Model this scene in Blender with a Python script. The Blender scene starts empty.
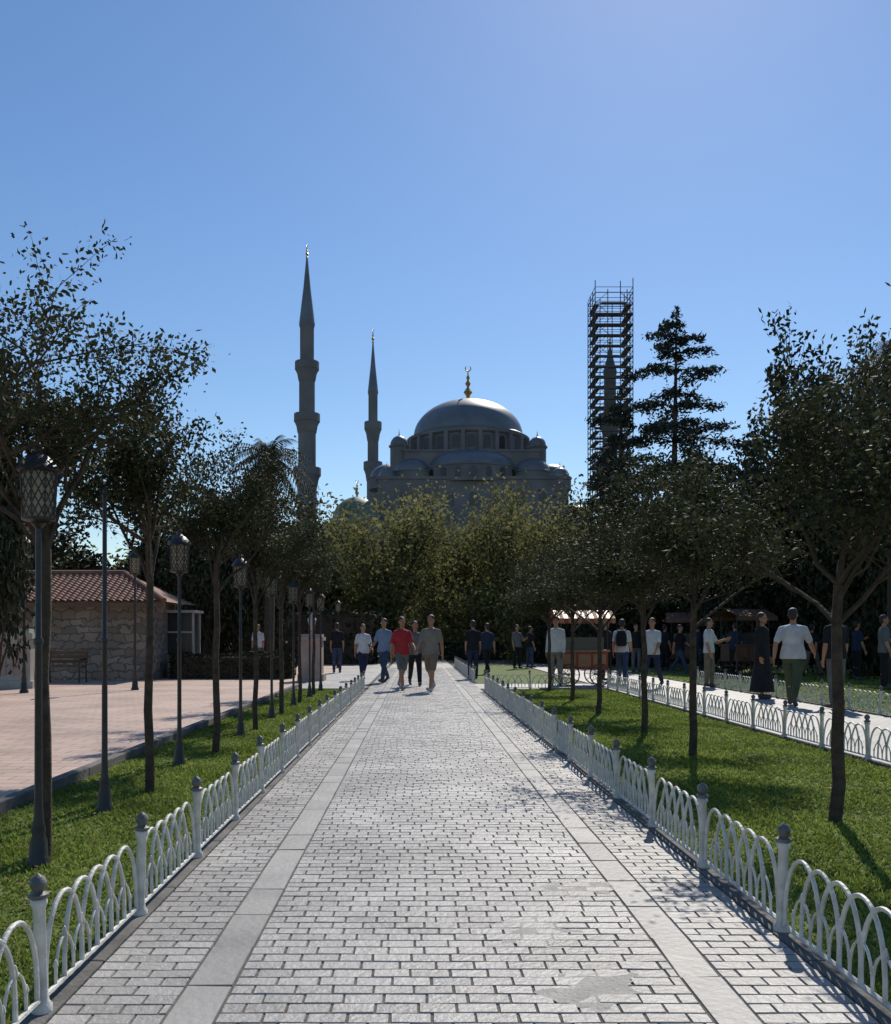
import bpy, math, random
import numpy as np
from mathutils import Vector, Matrix, Quaternion
R=math.radians
F=891.0; VX=418.0; VY=637.0; H=1.25
def gd(py): return H*F/(py-VY)
def wx(px,D): return (px-VX)*D/F
def wz(py,D): return H+(VY-py)*D/F
scene=bpy.context.scene
col=scene.collection

# ---------------------------------------------------------------- materials
def mat(name,c1,c2=None,rough=.7,scale=5.0,bump=0.0,bscale=None,metal=0.0,spec=0.5,detail=5,island=0.0,transl=0.0,hvar=0.0):
    m=bpy.data.materials.new(name); m.use_nodes=True
    nt=m.node_tree; n=nt.nodes; l=nt.links
    b=n['Principled BSDF']; b.inputs['Roughness'].default_value=rough
    b.inputs['Metallic'].default_value=metal
    b.inputs['Specular IOR Level'].default_value=spec
    c2=c2 or tuple(x*.75 for x in c1)
    tc=n.new('ShaderNodeTexCoord')
    no=n.new('ShaderNodeTexNoise'); no.inputs['Scale'].default_value=scale; no.inputs['Detail'].default_value=detail
    l.new(tc.outputs['Object'],no.inputs['Vector'])
    cr=n.new('ShaderNodeValToRGB'); cr.color_ramp.elements[0].position=.32; cr.color_ramp.elements[1].position=.68
    cr.color_ramp.elements[0].color=(*c2,1); cr.color_ramp.elements[1].color=(*c1,1)
    l.new(no.outputs['Fac'],cr.inputs['Fac'])
    out=cr.outputs['Color']
    if island>0:
        g=n.new('ShaderNodeNewGeometry'); mr=n.new('ShaderNodeMapRange')
        mr.inputs['To Min'].default_value=1-island; mr.inputs['To Max'].default_value=1+island
        l.new(g.outputs['Random Per Island'],mr.inputs['Value'])
        hs=n.new('ShaderNodeHueSaturation'); l.new(mr.outputs['Result'],hs.inputs['Value']); l.new(out,hs.inputs['Color'])
        if hvar>0:
            m2=n.new('ShaderNodeMath'); m2.operation='MULTIPLY'; m2.inputs[1].default_value=7.31; l.new(g.outputs['Random Per Island'],m2.inputs[0])
            m3=n.new('ShaderNodeMath'); m3.operation='FRACT'; l.new(m2.outputs[0],m3.inputs[0])
            m4=n.new('ShaderNodeMapRange'); m4.inputs['To Min'].default_value=.5-hvar; m4.inputs['To Max'].default_value=.5+hvar
            l.new(m3.outputs[0],m4.inputs['Value']); l.new(m4.outputs['Result'],hs.inputs['Hue'])
        out=hs.outputs['Color']
    l.new(out,b.inputs['Base Color'])
    if bump>0:
        nb=n.new('ShaderNodeTexNoise'); nb.inputs['Scale'].default_value=bscale or scale*4; nb.inputs['Detail'].default_value=6
        l.new(tc.outputs['Object'],nb.inputs['Vector'])
        bp=n.new('ShaderNodeBump'); bp.inputs['Strength'].default_value=bump; bp.inputs['Distance'].default_value=.02
        l.new(nb.outputs['Fac'],bp.inputs['Height']); l.new(bp.outputs['Normal'],b.inputs['Normal'])
    if transl>0:
        tr=n.new('ShaderNodeBsdfTranslucent'); l.new(out,tr.inputs['Color'])
        mx=n.new('ShaderNodeMixShader'); mx.inputs['Fac'].default_value=transl
        l.new(b.outputs['BSDF'],mx.inputs[1]); l.new(tr.outputs['BSDF'],mx.inputs[2])
        l.new(mx.outputs['Shader'],n['Material Output'].inputs['Surface'])
    return m
def brickmat(name,c1,c2,mortar,bw,rh,ms=.008,rough=.6,bump=.4,stain=.25):
    m=mat(name,c1,c2,rough)
    nt=m.node_tree;n=nt.nodes;l=nt.links;b=n['Principled BSDF']
    tc=n.new('ShaderNodeTexCoord'); br=n.new('ShaderNodeTexBrick')
    br.inputs['Scale'].default_value=1; br.inputs['Brick Width'].default_value=bw; br.inputs['Row Height'].default_value=rh
    br.inputs['Mortar Size'].default_value=ms; br.inputs['Mortar Smooth'].default_value=.2
    br.inputs['Color1'].default_value=(*c1,1); br.inputs['Color2'].default_value=(*c2,1); br.inputs['Mortar'].default_value=(*mortar,1)
    l.new(tc.outputs['Object'],br.inputs['Vector'])
    no=n.new('ShaderNodeTexNoise'); no.inputs['Scale'].default_value=.8; no.inputs['Detail'].default_value=8
    l.new(tc.outputs['Object'],no.inputs['Vector'])
    mr=n.new('ShaderNodeMapRange'); mr.inputs['From Min'].default_value=.3; mr.inputs['From Max'].default_value=.7
    mr.inputs['To Min'].default_value=1-stain; mr.inputs['To Max'].default_value=1+stain*.6
    l.new(no.outputs['Fac'],mr.inputs['Value'])
    hs=n.new('ShaderNodeHueSaturation'); l.new(br.outputs['Color'],hs.inputs['Color']); l.new(mr.outputs['Result'],hs.inputs['Value'])
    l.new(hs.outputs['Color'],b.inputs['Base Color'])
    bp=n.new('ShaderNodeBump'); bp.inputs['Strength'].default_value=bump; bp.inputs['Distance'].default_value=.01; bp.invert=True
    l.new(br.outputs['Fac'],bp.inputs['Height']); l.new(bp.outputs['Normal'],b.inputs['Normal'])
    return m
M={}
M['ground']=mat('dry_earth',(.13,.12,.09),(.07,.08,.045),.95,.35,.3,8)
M['lawn']=mat('lawn_soil',(.135,.175,.04),(.075,.11,.025),.95,1.6,.5,60)
M['grass']=mat('grass_blade',(.25,.31,.07),(.13,.18,.03),.75,1.3,island=.4,transl=.42,spec=.15,hvar=.02)
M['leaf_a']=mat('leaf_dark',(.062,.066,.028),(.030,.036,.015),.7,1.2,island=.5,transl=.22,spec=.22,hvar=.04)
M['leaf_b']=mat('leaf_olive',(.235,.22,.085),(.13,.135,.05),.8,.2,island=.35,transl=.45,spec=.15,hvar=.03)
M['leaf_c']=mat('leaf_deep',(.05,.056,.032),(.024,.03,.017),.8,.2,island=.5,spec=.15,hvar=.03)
M['needle']=mat('needle_blue_green',(.055,.066,.055),(.03,.038,.031),.8,.4,island=.4,spec=.15)
M['bark']=mat('bark',(.10,.075,.055),(.045,.035,.027),.9,14,.8,40,spec=.2)
M['brick']=mat('worn_paver',(.40,.385,.36),(.25,.24,.225),.48,1.1,.4,45,island=.14,spec=.45)
M['slab']=mat('stone_slab',(.355,.34,.318),(.25,.24,.225),.52,2.0,.25,30,island=.13,spec=.4)
M['joint']=mat('joint_dirt',(.14,.13,.115),(.065,.06,.053),.95,9,.5,80)
M['cement']=mat('cement_patch',(.35,.335,.31),(.24,.23,.21),.6,9,.6,60,spec=.35)
M['kerb']=mat('kerb_stone',(.17,.16,.145),(.08,.076,.07),.9,4,.5,40)
M['plaza']=brickmat('plaza_tiles',(.50,.36,.285),(.43,.31,.245),(.23,.165,.125),.40,.20,.009,.65)
M['sidepath']=brickmat('side_pavers',(.42,.41,.385),(.33,.32,.30),(.10,.095,.085),.15,.10,.006,.5)
M['white']=mat('white_iron_paint',(.68,.67,.62),(.42,.41,.37),.5,14,.25,60)
M['knob']=mat('grey_iron',(.16,.155,.15),(.08,.08,.08),.5,20,.2)
M['black']=mat('black_iron',(.03,.03,.03),(.018,.018,.018),.42,20,.2)
M['stone']=mat('mosque_stone',(.185,.192,.205),(.12,.126,.14),.9,.25,.4,3,spec=.2)  # distance haze is put into the stone colour as a bluish cast
M['lead']=mat('lead_roof',(.15,.175,.20),(.10,.12,.14),.48,.3,.2,2,metal=.2)
M['leadgreen']=mat('aged_lead',(.14,.20,.19),(.09,.135,.13),.6,.3,.2,2,metal=.1)
M['dark']=mat('dark_glass',(.03,.033,.04),(.02,.022,.026),.25,2)
M['gold']=mat('gilded',(.65,.45,.14),(.5,.33,.1),.3,2,metal=.9)
M['scaf']=mat('scaffold_pipe',(.07,.068,.07),(.045,.043,.045),.7,2)
M['plank']=mat('scaffold_plank',(.10,.095,.09),(.06,.055,.055),.9,2)
M['tile']=mat('terracotta',(.25,.115,.075),(.13,.062,.042),.8,3.5,.4,30)
M['rubble']=brickmat('rubble_wall',(.34,.27,.20),(.18,.145,.115),(.12,.105,.09),.42,.22,.02,.85,.8,.4)
M['marble']=mat('pale_marble',(.42,.40,.36),(.30,.285,.25),.6,3,.2)
M['pink']=mat('pinkish_stone',(.40,.30,.26),(.28,.20,.18),.7,3,.3)
M['wood']=mat('brown_wood',(.13,.075,.04),(.08,.045,.025),.6,6,.3)
M['red']=mat('red_paint',(.36,.035,.025),(.24,.024,.02),.5,6)
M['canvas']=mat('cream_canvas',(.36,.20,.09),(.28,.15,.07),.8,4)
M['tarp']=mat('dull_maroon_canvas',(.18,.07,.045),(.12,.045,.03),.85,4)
M['skin']=mat('skin',(.42,.215,.13),(.34,.17,.10),.55,6,spec=.3)
M['hair']=mat('dark_hair',(.03,.022,.016),(.015,.011,.009),.6,30,.4)
M['litter']=mat('dry_leaf',(.22,.13,.05),(.12,.07,.03),.8,3,island=.5)
def cloth(n,c): 
    M[n]=mat('cloth_'+n,c,tuple(x*.72 for x in c),.9,5,.9,11,spec=.2)
for n,c in dict(cwhite=(.60,.60,.60),cred=(.40,.04,.05),cgrey=(.15,.15,.15),cblack=(.022,.022,.025),cnavy=(.03,.04,.08),cjean=(.05,.075,.13),
    ckhaki=(.20,.165,.12),colive=(.08,.10,.055),cblue=(.20,.27,.38),cbeige=(.24,.215,.185),cshoe=(.10,.09,.085),cshoew=(.45,.45,.45)).items(): cloth(n,c)
g=bpy.data.materials.new('lantern_glass'); g.use_nodes=True
b=g.node_tree.nodes['Principled BSDF']; b.inputs['Base Color'].default_value=(.62,.55,.44,1); b.inputs['Roughness'].default_value=.35
nt=g.node_tree
tr=nt.nodes.new('ShaderNodeBsdfTranslucent'); tr.inputs['Color'].default_value=(.7,.62,.5,1)
mx=nt.nodes.new('ShaderNodeMixShader'); mx.inputs[0].default_value=.6
nt.links.new(b.outputs[0],mx.inputs[1]); nt.links.new(tr.outputs[0],mx.inputs[2]); nt.links.new(mx.outputs[0],nt.nodes['Material Output'].inputs['Surface'])
M['glass']=g

# ---------------------------------------------------------------- mesh builder
class MB:
    def __init__(s): s.v=[];s.f=[];s.m=[]
    def add(s,v,f,m=0):
        o=len(s.v); s.v+= [tuple(p) for p in v]; s.f+=[tuple(i+o for i in q) for q in f]; s.m+=[m]*len(f)
    def box(s,c,d,m=0,rz=0):
        x,y,z=[k/2 for k in d]; ca,sa=math.cos(rz),math.sin(rz)
        v=[]
        for a,b_,e in [(-1,-1,-1),(1,-1,-1),(1,1,-1),(-1,1,-1),(-1,-1,1),(1,-1,1),(1,1,1),(-1,1,1)]:
            X,Y=a*x,b_*y; v.append((c[0]+X*ca-Y*sa,c[1]+X*sa+Y*ca,c[2]+e*z))
        s.add(v,[(0,3,2,1),(4,5,6,7),(0,1,5,4),(1,2,6,5),(2,3,7,6),(3,0,4,7)],m)
    def tube(s,pts,rad,n=8,m=0):
        pts=[Vector(p) for p in pts]
        if not hasattr(rad,'__len__'): rad=[rad]*len(pts)
        T=[]
        for i in range(len(pts)):
            a=pts[max(i-1,0)]; b_=pts[min(i+1,len(pts)-1)]; t=(b_-a); T.append(t.normalized() if t.length>1e-9 else Vector((0,0,1)))
        u=T[0].orthogonal().normalized(); v=[]
        for i,p in enumerate(pts):
            u=(u-T[i]*u.dot(T[i])); u=u.normalized() if u.length>1e-6 else T[i].orthogonal().normalized()
            w=T[i].cross(u)
            for k in range(n):
                a=2*math.pi*k/n; v.append(p+(u*math.cos(a)+w*math.sin(a))*rad[i])
        f=[]
        for i in range(len(pts)-1):
            for k in range(n):
                k2=(k+1)%n; f.append((i*n+k,i*n+k2,(i+1)*n+k2,(i+1)*n+k))
        f.append(tuple(range(n-1,-1,-1))); f.append(tuple((len(pts)-1)*n+k for k in range(n)))
        s.add(v,f,m)
    def cap(s,p0,p1,r0,r1,n=12,m=0):
        p0=Vector(p0);p1=Vector(p1);d=(p1-p0); L=d.length; d=d.normalized() if L>1e-9 else Vector((0,0,1))
        pts=[];rad=[]
        for k in range(4):
            a=math.pi/2*(1-k/4); pts.append(p0-d*r0*math.sin(a)*.999); rad.append(max(r0*math.cos(a),r0*.08))
        pts.append(p0);rad.append(r0);pts.append(p1);rad.append(r1)
        for k in range(1,5):
            a=math.pi/2*k/4; pts.append(p1+d*r1*math.sin(a)*.999); rad.append(max(r1*math.cos(a),r1*.08))
        s.tube(pts,rad,n,m)
    def rev(s,prof,n=24,c=(0,0,0),m=0,a0=0,a1=2*math.pi,rot=0):
        full=abs(a1-a0-2*math.pi)<1e-6; k=n if full else n+1; v=[]
        for (r,z) in prof:
            for i in range(k):
                a=a0+(a1-a0)*i/n+rot; v.append((c[0]+r*math.cos(a),c[1]+r*math.sin(a),c[2]+z))
        f=[]
        for j in range(len(prof)-1):
            for i in range(n):
                i2=(i+1)%k if full else i+1
                f.append((j*k+i,j*k+i2,(j+1)*k+i2,(j+1)*k+i))
        if full and prof[0][0]>1e-3: f.append(tuple(range(k-1,-1,-1)))
        if full and prof[-1][0]>1e-3: f.append(tuple((len(prof)-1)*k+i for i in range(k)))
        s.add(v,f,m)
    def loft(s,rings,n=16,m=0):
        v=[]
        for (c,rx,ry) in rings:
            for k in range(n):
                a=2*math.pi*k/n; v.append((c[0]+rx*math.cos(a),c[1]+ry*math.sin(a),c[2]))
        f=[]
        for i in range(len(rings)-1):
            for k in range(n):
                k2=(k+1)%n; f.append((i*n+k,i*n+k2,(i+1)*n+k2,(i+1)*n+k))
        f.append(tuple(range(n-1,-1,-1))); f.append(tuple((len(rings)-1)*n+k for k in range(n)))
        s.add(v,f,m)
    def ell(s,c,rx,ry,rz,n=14,m=0):
        R_=[]
        for j in range(9):
            a=-math.pi/2+math.pi*j/8; q=max(math.cos(a),.05); R_.append(((c[0],c[1],c[2]+rz*math.sin(a)),rx*q,ry*q))
        s.loft(R_,n,m)
    def mesh(s,name,mats,smooth=True,ang=38):
        me=bpy.data.meshes.new(name); me.from_pydata(s.v,[],s.f)
        for m in mats: me.materials.append(M[m])
        me.polygons.foreach_set('material_index',s.m)
        if smooth:
            me.polygons.foreach_set('use_smooth',[True]*len(s.f)); me.set_sharp_from_angle(angle=R(ang))
        me.update(); return me
    def obj(s,name,mats,parent=None,smooth=True,ang=38,loc=(0,0,0)):
        return mkobj(name,s.mesh(name,mats,smooth,ang),parent,loc)
def mkobj(name,me,parent=None,loc=(0,0,0),rot=0,scale=1):
    o=bpy.data.objects.new(name,me); col.objects.link(o); o.location=loc; o.rotation_euler[2]=rot
    if scale!=1: o.scale=(scale,)*3 if not hasattr(scale,'__len__') else scale
    if parent: o.parent=parent
    return o
def empty(name,loc=(0,0,0),rot=0,label=None,cat=None,group=None,scale=1):
    o=mkobj(name,None,None,loc,rot,scale); o.empty_display_size=.2; tag(o,label,cat,group); return o
def tag(o,label=None,cat=None,group=None,kind=None):
    if label:o['label']=label
    if cat:o['category']=cat
    if group:o['group']=group
    if kind:o['kind']=kind
    return o
def copy_thing(root,loc,rot=0,scale=None,label=None):
    def rec(o,p):
        c=o.copy(); col.objects.link(c)
        if p: c.parent=p
        for ch in list(o.children): rec(ch,c)
        return c
    c=rec(root,None); c.location=loc; c.rotation_euler[2]=rot
    if scale is not None: c.scale=(scale,)*3 if not hasattr(scale,'__len__') else scale
    if label: c['label']=label
    return c
def sheet(name,x0,x1,y0,y1,z,m,label=None):
    me=bpy.data.meshes.new(name); me.from_pydata([(x0,y0,z),(x1,y0,z),(x1,y1,z),(x0,y1,z)],[],[(0,1,2,3)])
    me.materials.append(M[m]); o=mkobj(name,me); return tag(o,label,None,None,'structure')
def np_mesh(name,V,n,m):
    k=len(V); me=bpy.data.meshes.new(name); me.vertices.add(k); me.vertices.foreach_set('co',V.astype(np.float32).ravel())
    me.loops.add(k); me.loops.foreach_set('vertex_index',np.arange(k,dtype=np.int32))
    nf=k//n; me.polygons.add(nf); me.polygons.foreach_set('loop_start',np.arange(0,k,n,dtype=np.int32))
    me.update(calc_edges=True); me.validate(); me.materials.append(M[m]); return me

# ---------------------------------------------------------------- setting
sheet('ground',-900,900,-60,2500,-.02,'ground','dusty ground of the park reaching the horizon')
sheet('plaza',-60,-3.06,1,60,0.0,'plaza','pinkish stone tiled plaza in full sun')
sheet('lawn',-2.94,-1.29,.5,21,0.0,'lawn','narrow strip of lawn beside the path')
sheet('lawn',1.58,4.48,.5,21.6,0.0,'lawn','lawn strip planted with young trees')
sheet('lawn',7.47,22,2,40,0.0,'lawn','shaded lawn behind the far fence')
sheet('lawn',1.6,4.4,24,40,0.0,'lawn','lawn patch beyond the crossing')
sheet('side_path',4.62,7.33,.5,40,0.002,'sidepath','parallel paved walkway between fences')
sheet('path',-3.06,4.62,21.6,23.9,-.004,'sidepath','paved crossing at end of the lawns')
sheet('path',-1.19,1.48,0.3,21.6,.0055,'joint','dirt bedding between path pavers')
sheet('path',-1.17,1.46,36,60,.002,'sidepath','far end of the paved path')
sheet('path',-3.06,-1.3,21.6,50,.004,'sidepath','paved apron beside the path end')
sheet('path',-1.3,1.48,21.6,36,.0055,'joint','dirt bedding between path pavers')
sheet('ground',-60,-3.06,60,90,-.012,'lawn','shaded ground under park trees')
rng=random.Random(4)
def pave(name,zones,y0,y1,m,label):
    mb=MB(); v=mb.v;f=mb.f
    for (x0,x1,bw,bl) in zones:
        y=y0; row=0
        while y<y1:
            L=bl*rng.uniform(.96,1.04); x=x0-(row%2)*bw*.5
            if x1-x0<bw*1.2: x=x0
            while x<x1-.02:
                w=bw*rng.uniform(.91,1.09); a=max(x,x0); b_=min(x+w,x1); x+=w
                if x1-b_<.03: b_=x1; x=x1
                if b_-a<.025: continue
                g_=.0014+rng.uniform(0,.0012); h=.0112+rng.uniform(-.0012,.0012); tx=rng.gauss(0,.007); ty=rng.gauss(0,.010); e=.0034
                o=len(v); cx,cy=(a+b_)/2,y+L/2
                j=lambda: rng.uniform(-.0014,.0014)
                for (px,py) in [(a+g_,y+g_),(b_-g_,y+g_),(b_-g_,y+L-g_),(a+g_,y+L-g_)]:
                    v.append((px+j(),py+j(),-.003))
                for (px,py) in [(a+g_+e,y+g_+e),(b_-g_-e,y+g_+e),(b_-g_-e,y+L-g_-e),(a+g_+e,y+L-g_-e)]:
                    v.append((px+j(),py+j(),h+(px-cx)*tx+(py-cy)*ty))
                f+= [(o+4,o+5,o+6,o+7),(o,o+1,o+5,o+4),(o+1,o+2,o+6,o+5),(o+2,o+3,o+7,o+6),(o+3,o,o+4,o+7)]
            y+=L; row+=1
    mb.m=[0]*len(f)
    o=mb.obj(name,[m],smooth=False); tag(o,label,None,None,'structure')
pave('path',[(-1.195,-.825,.138,.078),(-.655,.955,.138,.078),(1.11,1.485,.138,.078)],1.6,36,'brick','worn grey brick pavers of the promenade')
pave('path',[(-.823,-.657,.17,.40),(.957,1.108,.16,.42)],1.6,36,'slab','pale stone slab bands edging the pavers')
for q,(cx,cy,r) in enumerate([(.50,3.75,.15),(.62,3.15,.14),(.8,4.4,.13)]):
    n=70; vs=[]
    for k in range(n):
        a=2*math.pi*k/n; rr=r*(1+.3*math.sin(a*2+cx*9)+.18*math.sin(a*5+cy*7)+.15*rng.uniform(-1,1)); vs.append((cx+rr*1.3*math.cos(a),cy+rr*math.sin(a),.0105+q*.0003))
    me=bpy.data.meshes.new('path'); me.from_pydata(vs,[],[tuple(range(n))]); me.materials.append(M['cement']); tag(mkobj('path',me),'worn cement smear filling paver joints',None,None,'structure')
def kerb(x,y0,y1,w=.085,h=.016,horizontal=False,mm='kerb'):
    mb=MB(); L=1.0; y=y0
    while y<y1-.01:
        e=min(y+L,y1)
        if horizontal: mb.box(((y+e)/2,x,h/2-.03),(e-y-.006,w,h+.06))
        else: mb.box((x,(y+e)/2,h/2-.03),(w,e-y-.006,h+.06))
        y=e
    o=mb.obj('kerb',[mm],smooth=False); tag(o,'weathered stone kerb',None,None,'structure')
    bv=o.modifiers.new('b','BEVEL'); bv.width=.006; bv.segments=2
kerb(-1.24,.4,21); kerb(1.53,.4,21); kerb(1.53,24,37); kerb(4.55,.4,22); kerb(7.4,2,24); kerb(-3.0,1,22,.10,.08); kerb(21.05,1.6,4.48,horizontal=True)

# ---------------------------------------------------------------- fence
P=1.03
def arc(mb,cx,hw,z0,h,r,n=18):
    pts=[]
    for k in range(n+1):
        t=math.pi*k/n; c=math.cos(t); s_=math.sin(t)
        pts.append((0,cx-hw*c,z0+h*(max(s_,0)**.78)))
    mb.tube(pts,r,6)
mb=MB(); z0=.02
mb.tube([(0,.03,z0+.03),(0,P-.03,z0+.03)],.010,6)
nA=5; sp=(P-.08)/(nA+1)
for i in range(nA):
    c=.04+sp*(i+1); arc(mb,c,sp*1.02,z0+.03,.305,.0088)
    arc(mb,c,sp*.5,z0+.03,.15,.0055,10)
    mb.cap((0,c,z0+.18),(0,c,z0+.205),.012,.006,6)
for i in range(nA+1):
    c=.04+sp*(i+.5); mb.cap((0,c,z0+.03),(0,c,z0+.10),.006,.006,6); mb.cap((0,c,z0+.10),(0,c,z0+.115),.010,.005,6)
panel_me=mb.mesh('fence_panel',['white'])
mb=MB()
mb.rev([(.034,0),(.034,.02),(.024,.035),(.021,.06),(.021,.345),(.028,.355),(.028,.367),(.022,.375)],12,m=0)
mb.rev([(.024,.373),(.034,.381),(.034,.389),(.016,.397),(.024,.41),(.029,.425),(.022,.443),(.008,.452),(.0,.46)],12,m=1)
post_me=mb.mesh('fence_post',['white','knob'])
def fence(x,y0,n,label,horizontal=False):
    root=empty('fence',(x,y0,0) if not horizontal else (y0,x,0),0 if not horizontal else -math.pi/2,label,'fence','white iron lawn fences')
    for i in range(n+1):
        p=mkobj('fence_post',post_me,root,(0,i*P,.014)); p.rotation_euler=(rng.gauss(0,.014),rng.gauss(0,.018),rng.random()*3)
        if i<n: 
            o=mkobj('fence_panel',panel_me,root,(rng.uniform(-.004,.004),i*P,rng.uniform(-.004,.004))); o.rotation_euler=(rng.gauss(0,.004),rng.gauss(0,.018),0)
    return root
fence(-1.24,.88,19,'white cast iron arched fence edging the lawn strip')
fence(1.53,.66,19,'white cast iron arched fence beside the promenade')
fence(1.53,24.2,12,'low white arched fence past the crossing')
fence(4.55,1.8,19,'white arched fence along the parallel walkway')
fence(7.4,5.0,18,'white arched fence before the shaded lawn')
fence(21.05,1.62,2,'short white fence closing the lawn end',True)

# ---------------------------------------------------------------- grass
nr=np.random.default_rng(7)
def grass(x0,x1,y0,y1,n,label):
    u=nr.random(n); Y=y0*(y1/y0)**u; X=nr.uniform(x0,x1,n)
    patch=np.sin(X*3.1+Y*1.7)*np.sin(Y*2.3-X)*.5+.5
    h=nr.uniform(.014,.034,n)*(.6+.6*patch); w=.003+.0011*Y
    a=nr.uniform(0,math.pi*2,n); lean=nr.normal(0,.016,(n,2))
    c=np.stack([X,Y,np.zeros(n)],1); d=np.stack([np.cos(a),np.sin(a),np.zeros(n)],1)*w[:,None]
    t=c+np.concatenate([lean,h[:,None]],1)
    V=np.stack([c-d,c+d,t],1).reshape(-1,3)
    o=mkobj('grass',np_mesh('grass',V,3,'grass')); tag(o,label,'grass',None,'stuff')
grass(-2.92,-1.30,2.2,21,75000,'short green grass of the lawn strip')
grass(1.60,4.46,2.6,21,110000,'short sunlit green grass under young trees')
grass(7.5,16,13,30,28000,'shaded grass behind the fence')
n=420; u=nr.random(n); Y=2.6*(18/2.6)**u
X=np.where(nr.random(n)<.45,nr.uniform(-2.9,-1.3,n),nr.uniform(1.6,4.4,n))
C=np.stack([X,Y,np.full(n,.026)],1); a=nr.uniform(0,6.28,n); s_=nr.uniform(.010,.02,n)[:,None]
A=np.stack([np.cos(a),np.sin(a),nr.normal(0,.2,n)],1); B=np.stack([-np.sin(a),np.cos(a),nr.normal(0,.2,n)],1)
V=np.stack([C-A*s_,C+B*s_*.55,C+A*s_,C-B*s_*.55],1).reshape(-1,3)
tag(mkobj('fallen_leaves',np_mesh('fallen_leaves',V,4,'litter')),'dry brown fallen leaves on the lawns','leaves',None,'stuff')

# ---------------------------------------------------------------- trees
def gen_tree(seed,Ht,fork,Rc,nleaf,leaf,tr,up=.5,levels=3,nl=6,sig=.12,wob=.03,leafmat='leaf_a',kids=4,lean=0,spreadmin=35,spreadmax=70,lowfill=0,zmin=None):
    r=random.Random(seed); lines=[]; twigs=[]
    base=[Vector((0,0,-.1))]
    k=6
    for i in range(k+1):
        base.append(Vector((lean*i/k+r.uniform(-1,1)*wob*Ht*.2,r.uniform(-1,1)*wob*Ht*.2,fork*i/k)))
    lines.append((base,[tr*1.35]+[tr*(1.15-.35*i/k) for i in range(k+1)],0))
    def grow(p,d,L,rad,lv):
        pts=[p.copy()]; rs=[rad]; n=5; q=p.copy(); dd=d.copy()
        for i in range(n):
            dd=(dd+Vector((r.gauss(0,.16),r.gauss(0,.16),r.gauss(0,.10)+up*.12))).normalized()
            q=q+dd*L/n; pts.append(q.copy()); rs.append(rad*(1-.6*(i+1)/n))
        lines.append((pts,rs,lv))
        if lv>=levels: twigs.append((pts,r.uniform(.3,1.6))); return
        for c in range(kids+(1 if lv==1 else 0)):
            t=.3+.7*(c+r.random()*.6)/kids; t=min(t,1); i=min(int(t*n),n-1); s=pts[i].lerp(pts[i+1],min(1,t*n-i))
            ax=d.cross(Vector((r.gauss(0,1),r.gauss(0,1),r.gauss(0,1)))).normalized()
            nd=Quaternion(ax,R(r.uniform(25,60)))@dd
            grow(s,nd,L*r.uniform(.45,.7),rs[min(i+1,n)]*.7,lv+1)
    top=base[-1]
    for i in range(nl):
        a=2*math.pi*(i+r.random()*.5)/nl; el=R(r.uniform(90-spreadmax,90-spreadmin))
        s=base[-1-(i%3 if lowfill else (i%2))]
        grow(s,Vector((math.cos(a)*math.cos(el),math.sin(a)*math.cos(el),math.sin(el))),r.uniform(.8,1.15),tr*.55,1)
    grow(top,Vector((r.gauss(0,.1),r.gauss(0,.1),1)).normalized(),1.2,tr*.6,1)
    allp=[p for l_ in lines[1:] for p in l_[0]]
    mz=max(p.z for p in allp); rad=sorted(math.hypot(p.x,p.y) for p in allp)[int(len(allp)*.97)]
    sz=(Ht-fork)/(mz-fork); sr=Rc/rad
    mb=MB()
    for pts,rs,lv in lines:
        q=pts if lv==0 else [Vector((p.x*sr,p.y*sr,(fork+(p.z-fork)*sz))) for p in pts]
        if lv==1: q[0]=pts[0]
        mb.tube(q,rs,8 if lv==0 else 5 if lv<2 else 4)
    trunk=mb.mesh('trunk',['bark'],True,60)
    tw=[]; wt=[]
    for pts,w in twigs:
        for i in range(1,len(pts)):
            for t in (0,.5):
                p=pts[i-1].lerp(pts[i],t+.5); tw.append((p.x*sr,p.y*sr,fork+(p.z-fork)*sz)); wt.append(w)
    tw=np.array(tw); wt=np.array(wt)
    if zmin: wt=wt*np.clip((tw[:,2]-zmin)/.25,0.0,1)
    wt/=wt.sum()
    g_=np.random.default_rng(seed); idx=g_.choice(len(tw),nleaf,p=wt)
    C=tw[idx]+g_.normal(0,sig,(nleaf,3))*np.array([1,1,.8])
    A=g_.normal(0,1,(nleaf,3)); A/=np.linalg.norm(A,axis=1)[:,None]
    B=np.cross(A,g_.normal(0,1,(nleaf,3))); B/=np.linalg.norm(B,axis=1)[:,None]
    S=leaf*g_.uniform(.6,1.3,nleaf)[:,None]
    V=np.stack([C-A*S*.5,C+B*S*.27,C+A*S*.5,C-B*S*.27],1).reshape(-1,3)
    return trunk,np_mesh('crown',V,4,leafmat)
def place_tree(v,name,loc,rot,sc,label,cat='tree',group=None):
    root=empty(name,loc,rot,label,cat,group,sc)
    mkobj('trunk',v[0],root); mkobj('crown',v[1],root); return root
small=[gen_tree(s,3.3,1.6,.98,13500,.043,.034,levels=3,nl=7,sig=.085,leafmat='leaf_a',kids=4,spreadmax=48,spreadmin=15,wob=.02,zmin=1.75) for s in (11,23,37)]
smallL=[gen_tree(s,3.3,2.0,.85,11500,.042,.034,levels=3,nl=7,sig=.065,leafmat='leaf_a',kids=4,spreadmax=52,spreadmin=15,wob=.02,zmin=2.12) for s in (12,25)]
near=gen_tree(5,3.38,2.05,1.12,12500,.034,.04,levels=3,nl=8,sig=.055,leafmat='leaf_a',kids=4,spreadmin=12,spreadmax=60,wob=.015,zmin=2.2)
GL='young trees lining the promenade'
place_tree(near,'young_tree',(-2.12,5.04,0),.6,1,'slim young tree with sparse leafy branches on lawn strip',group=GL)
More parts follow.
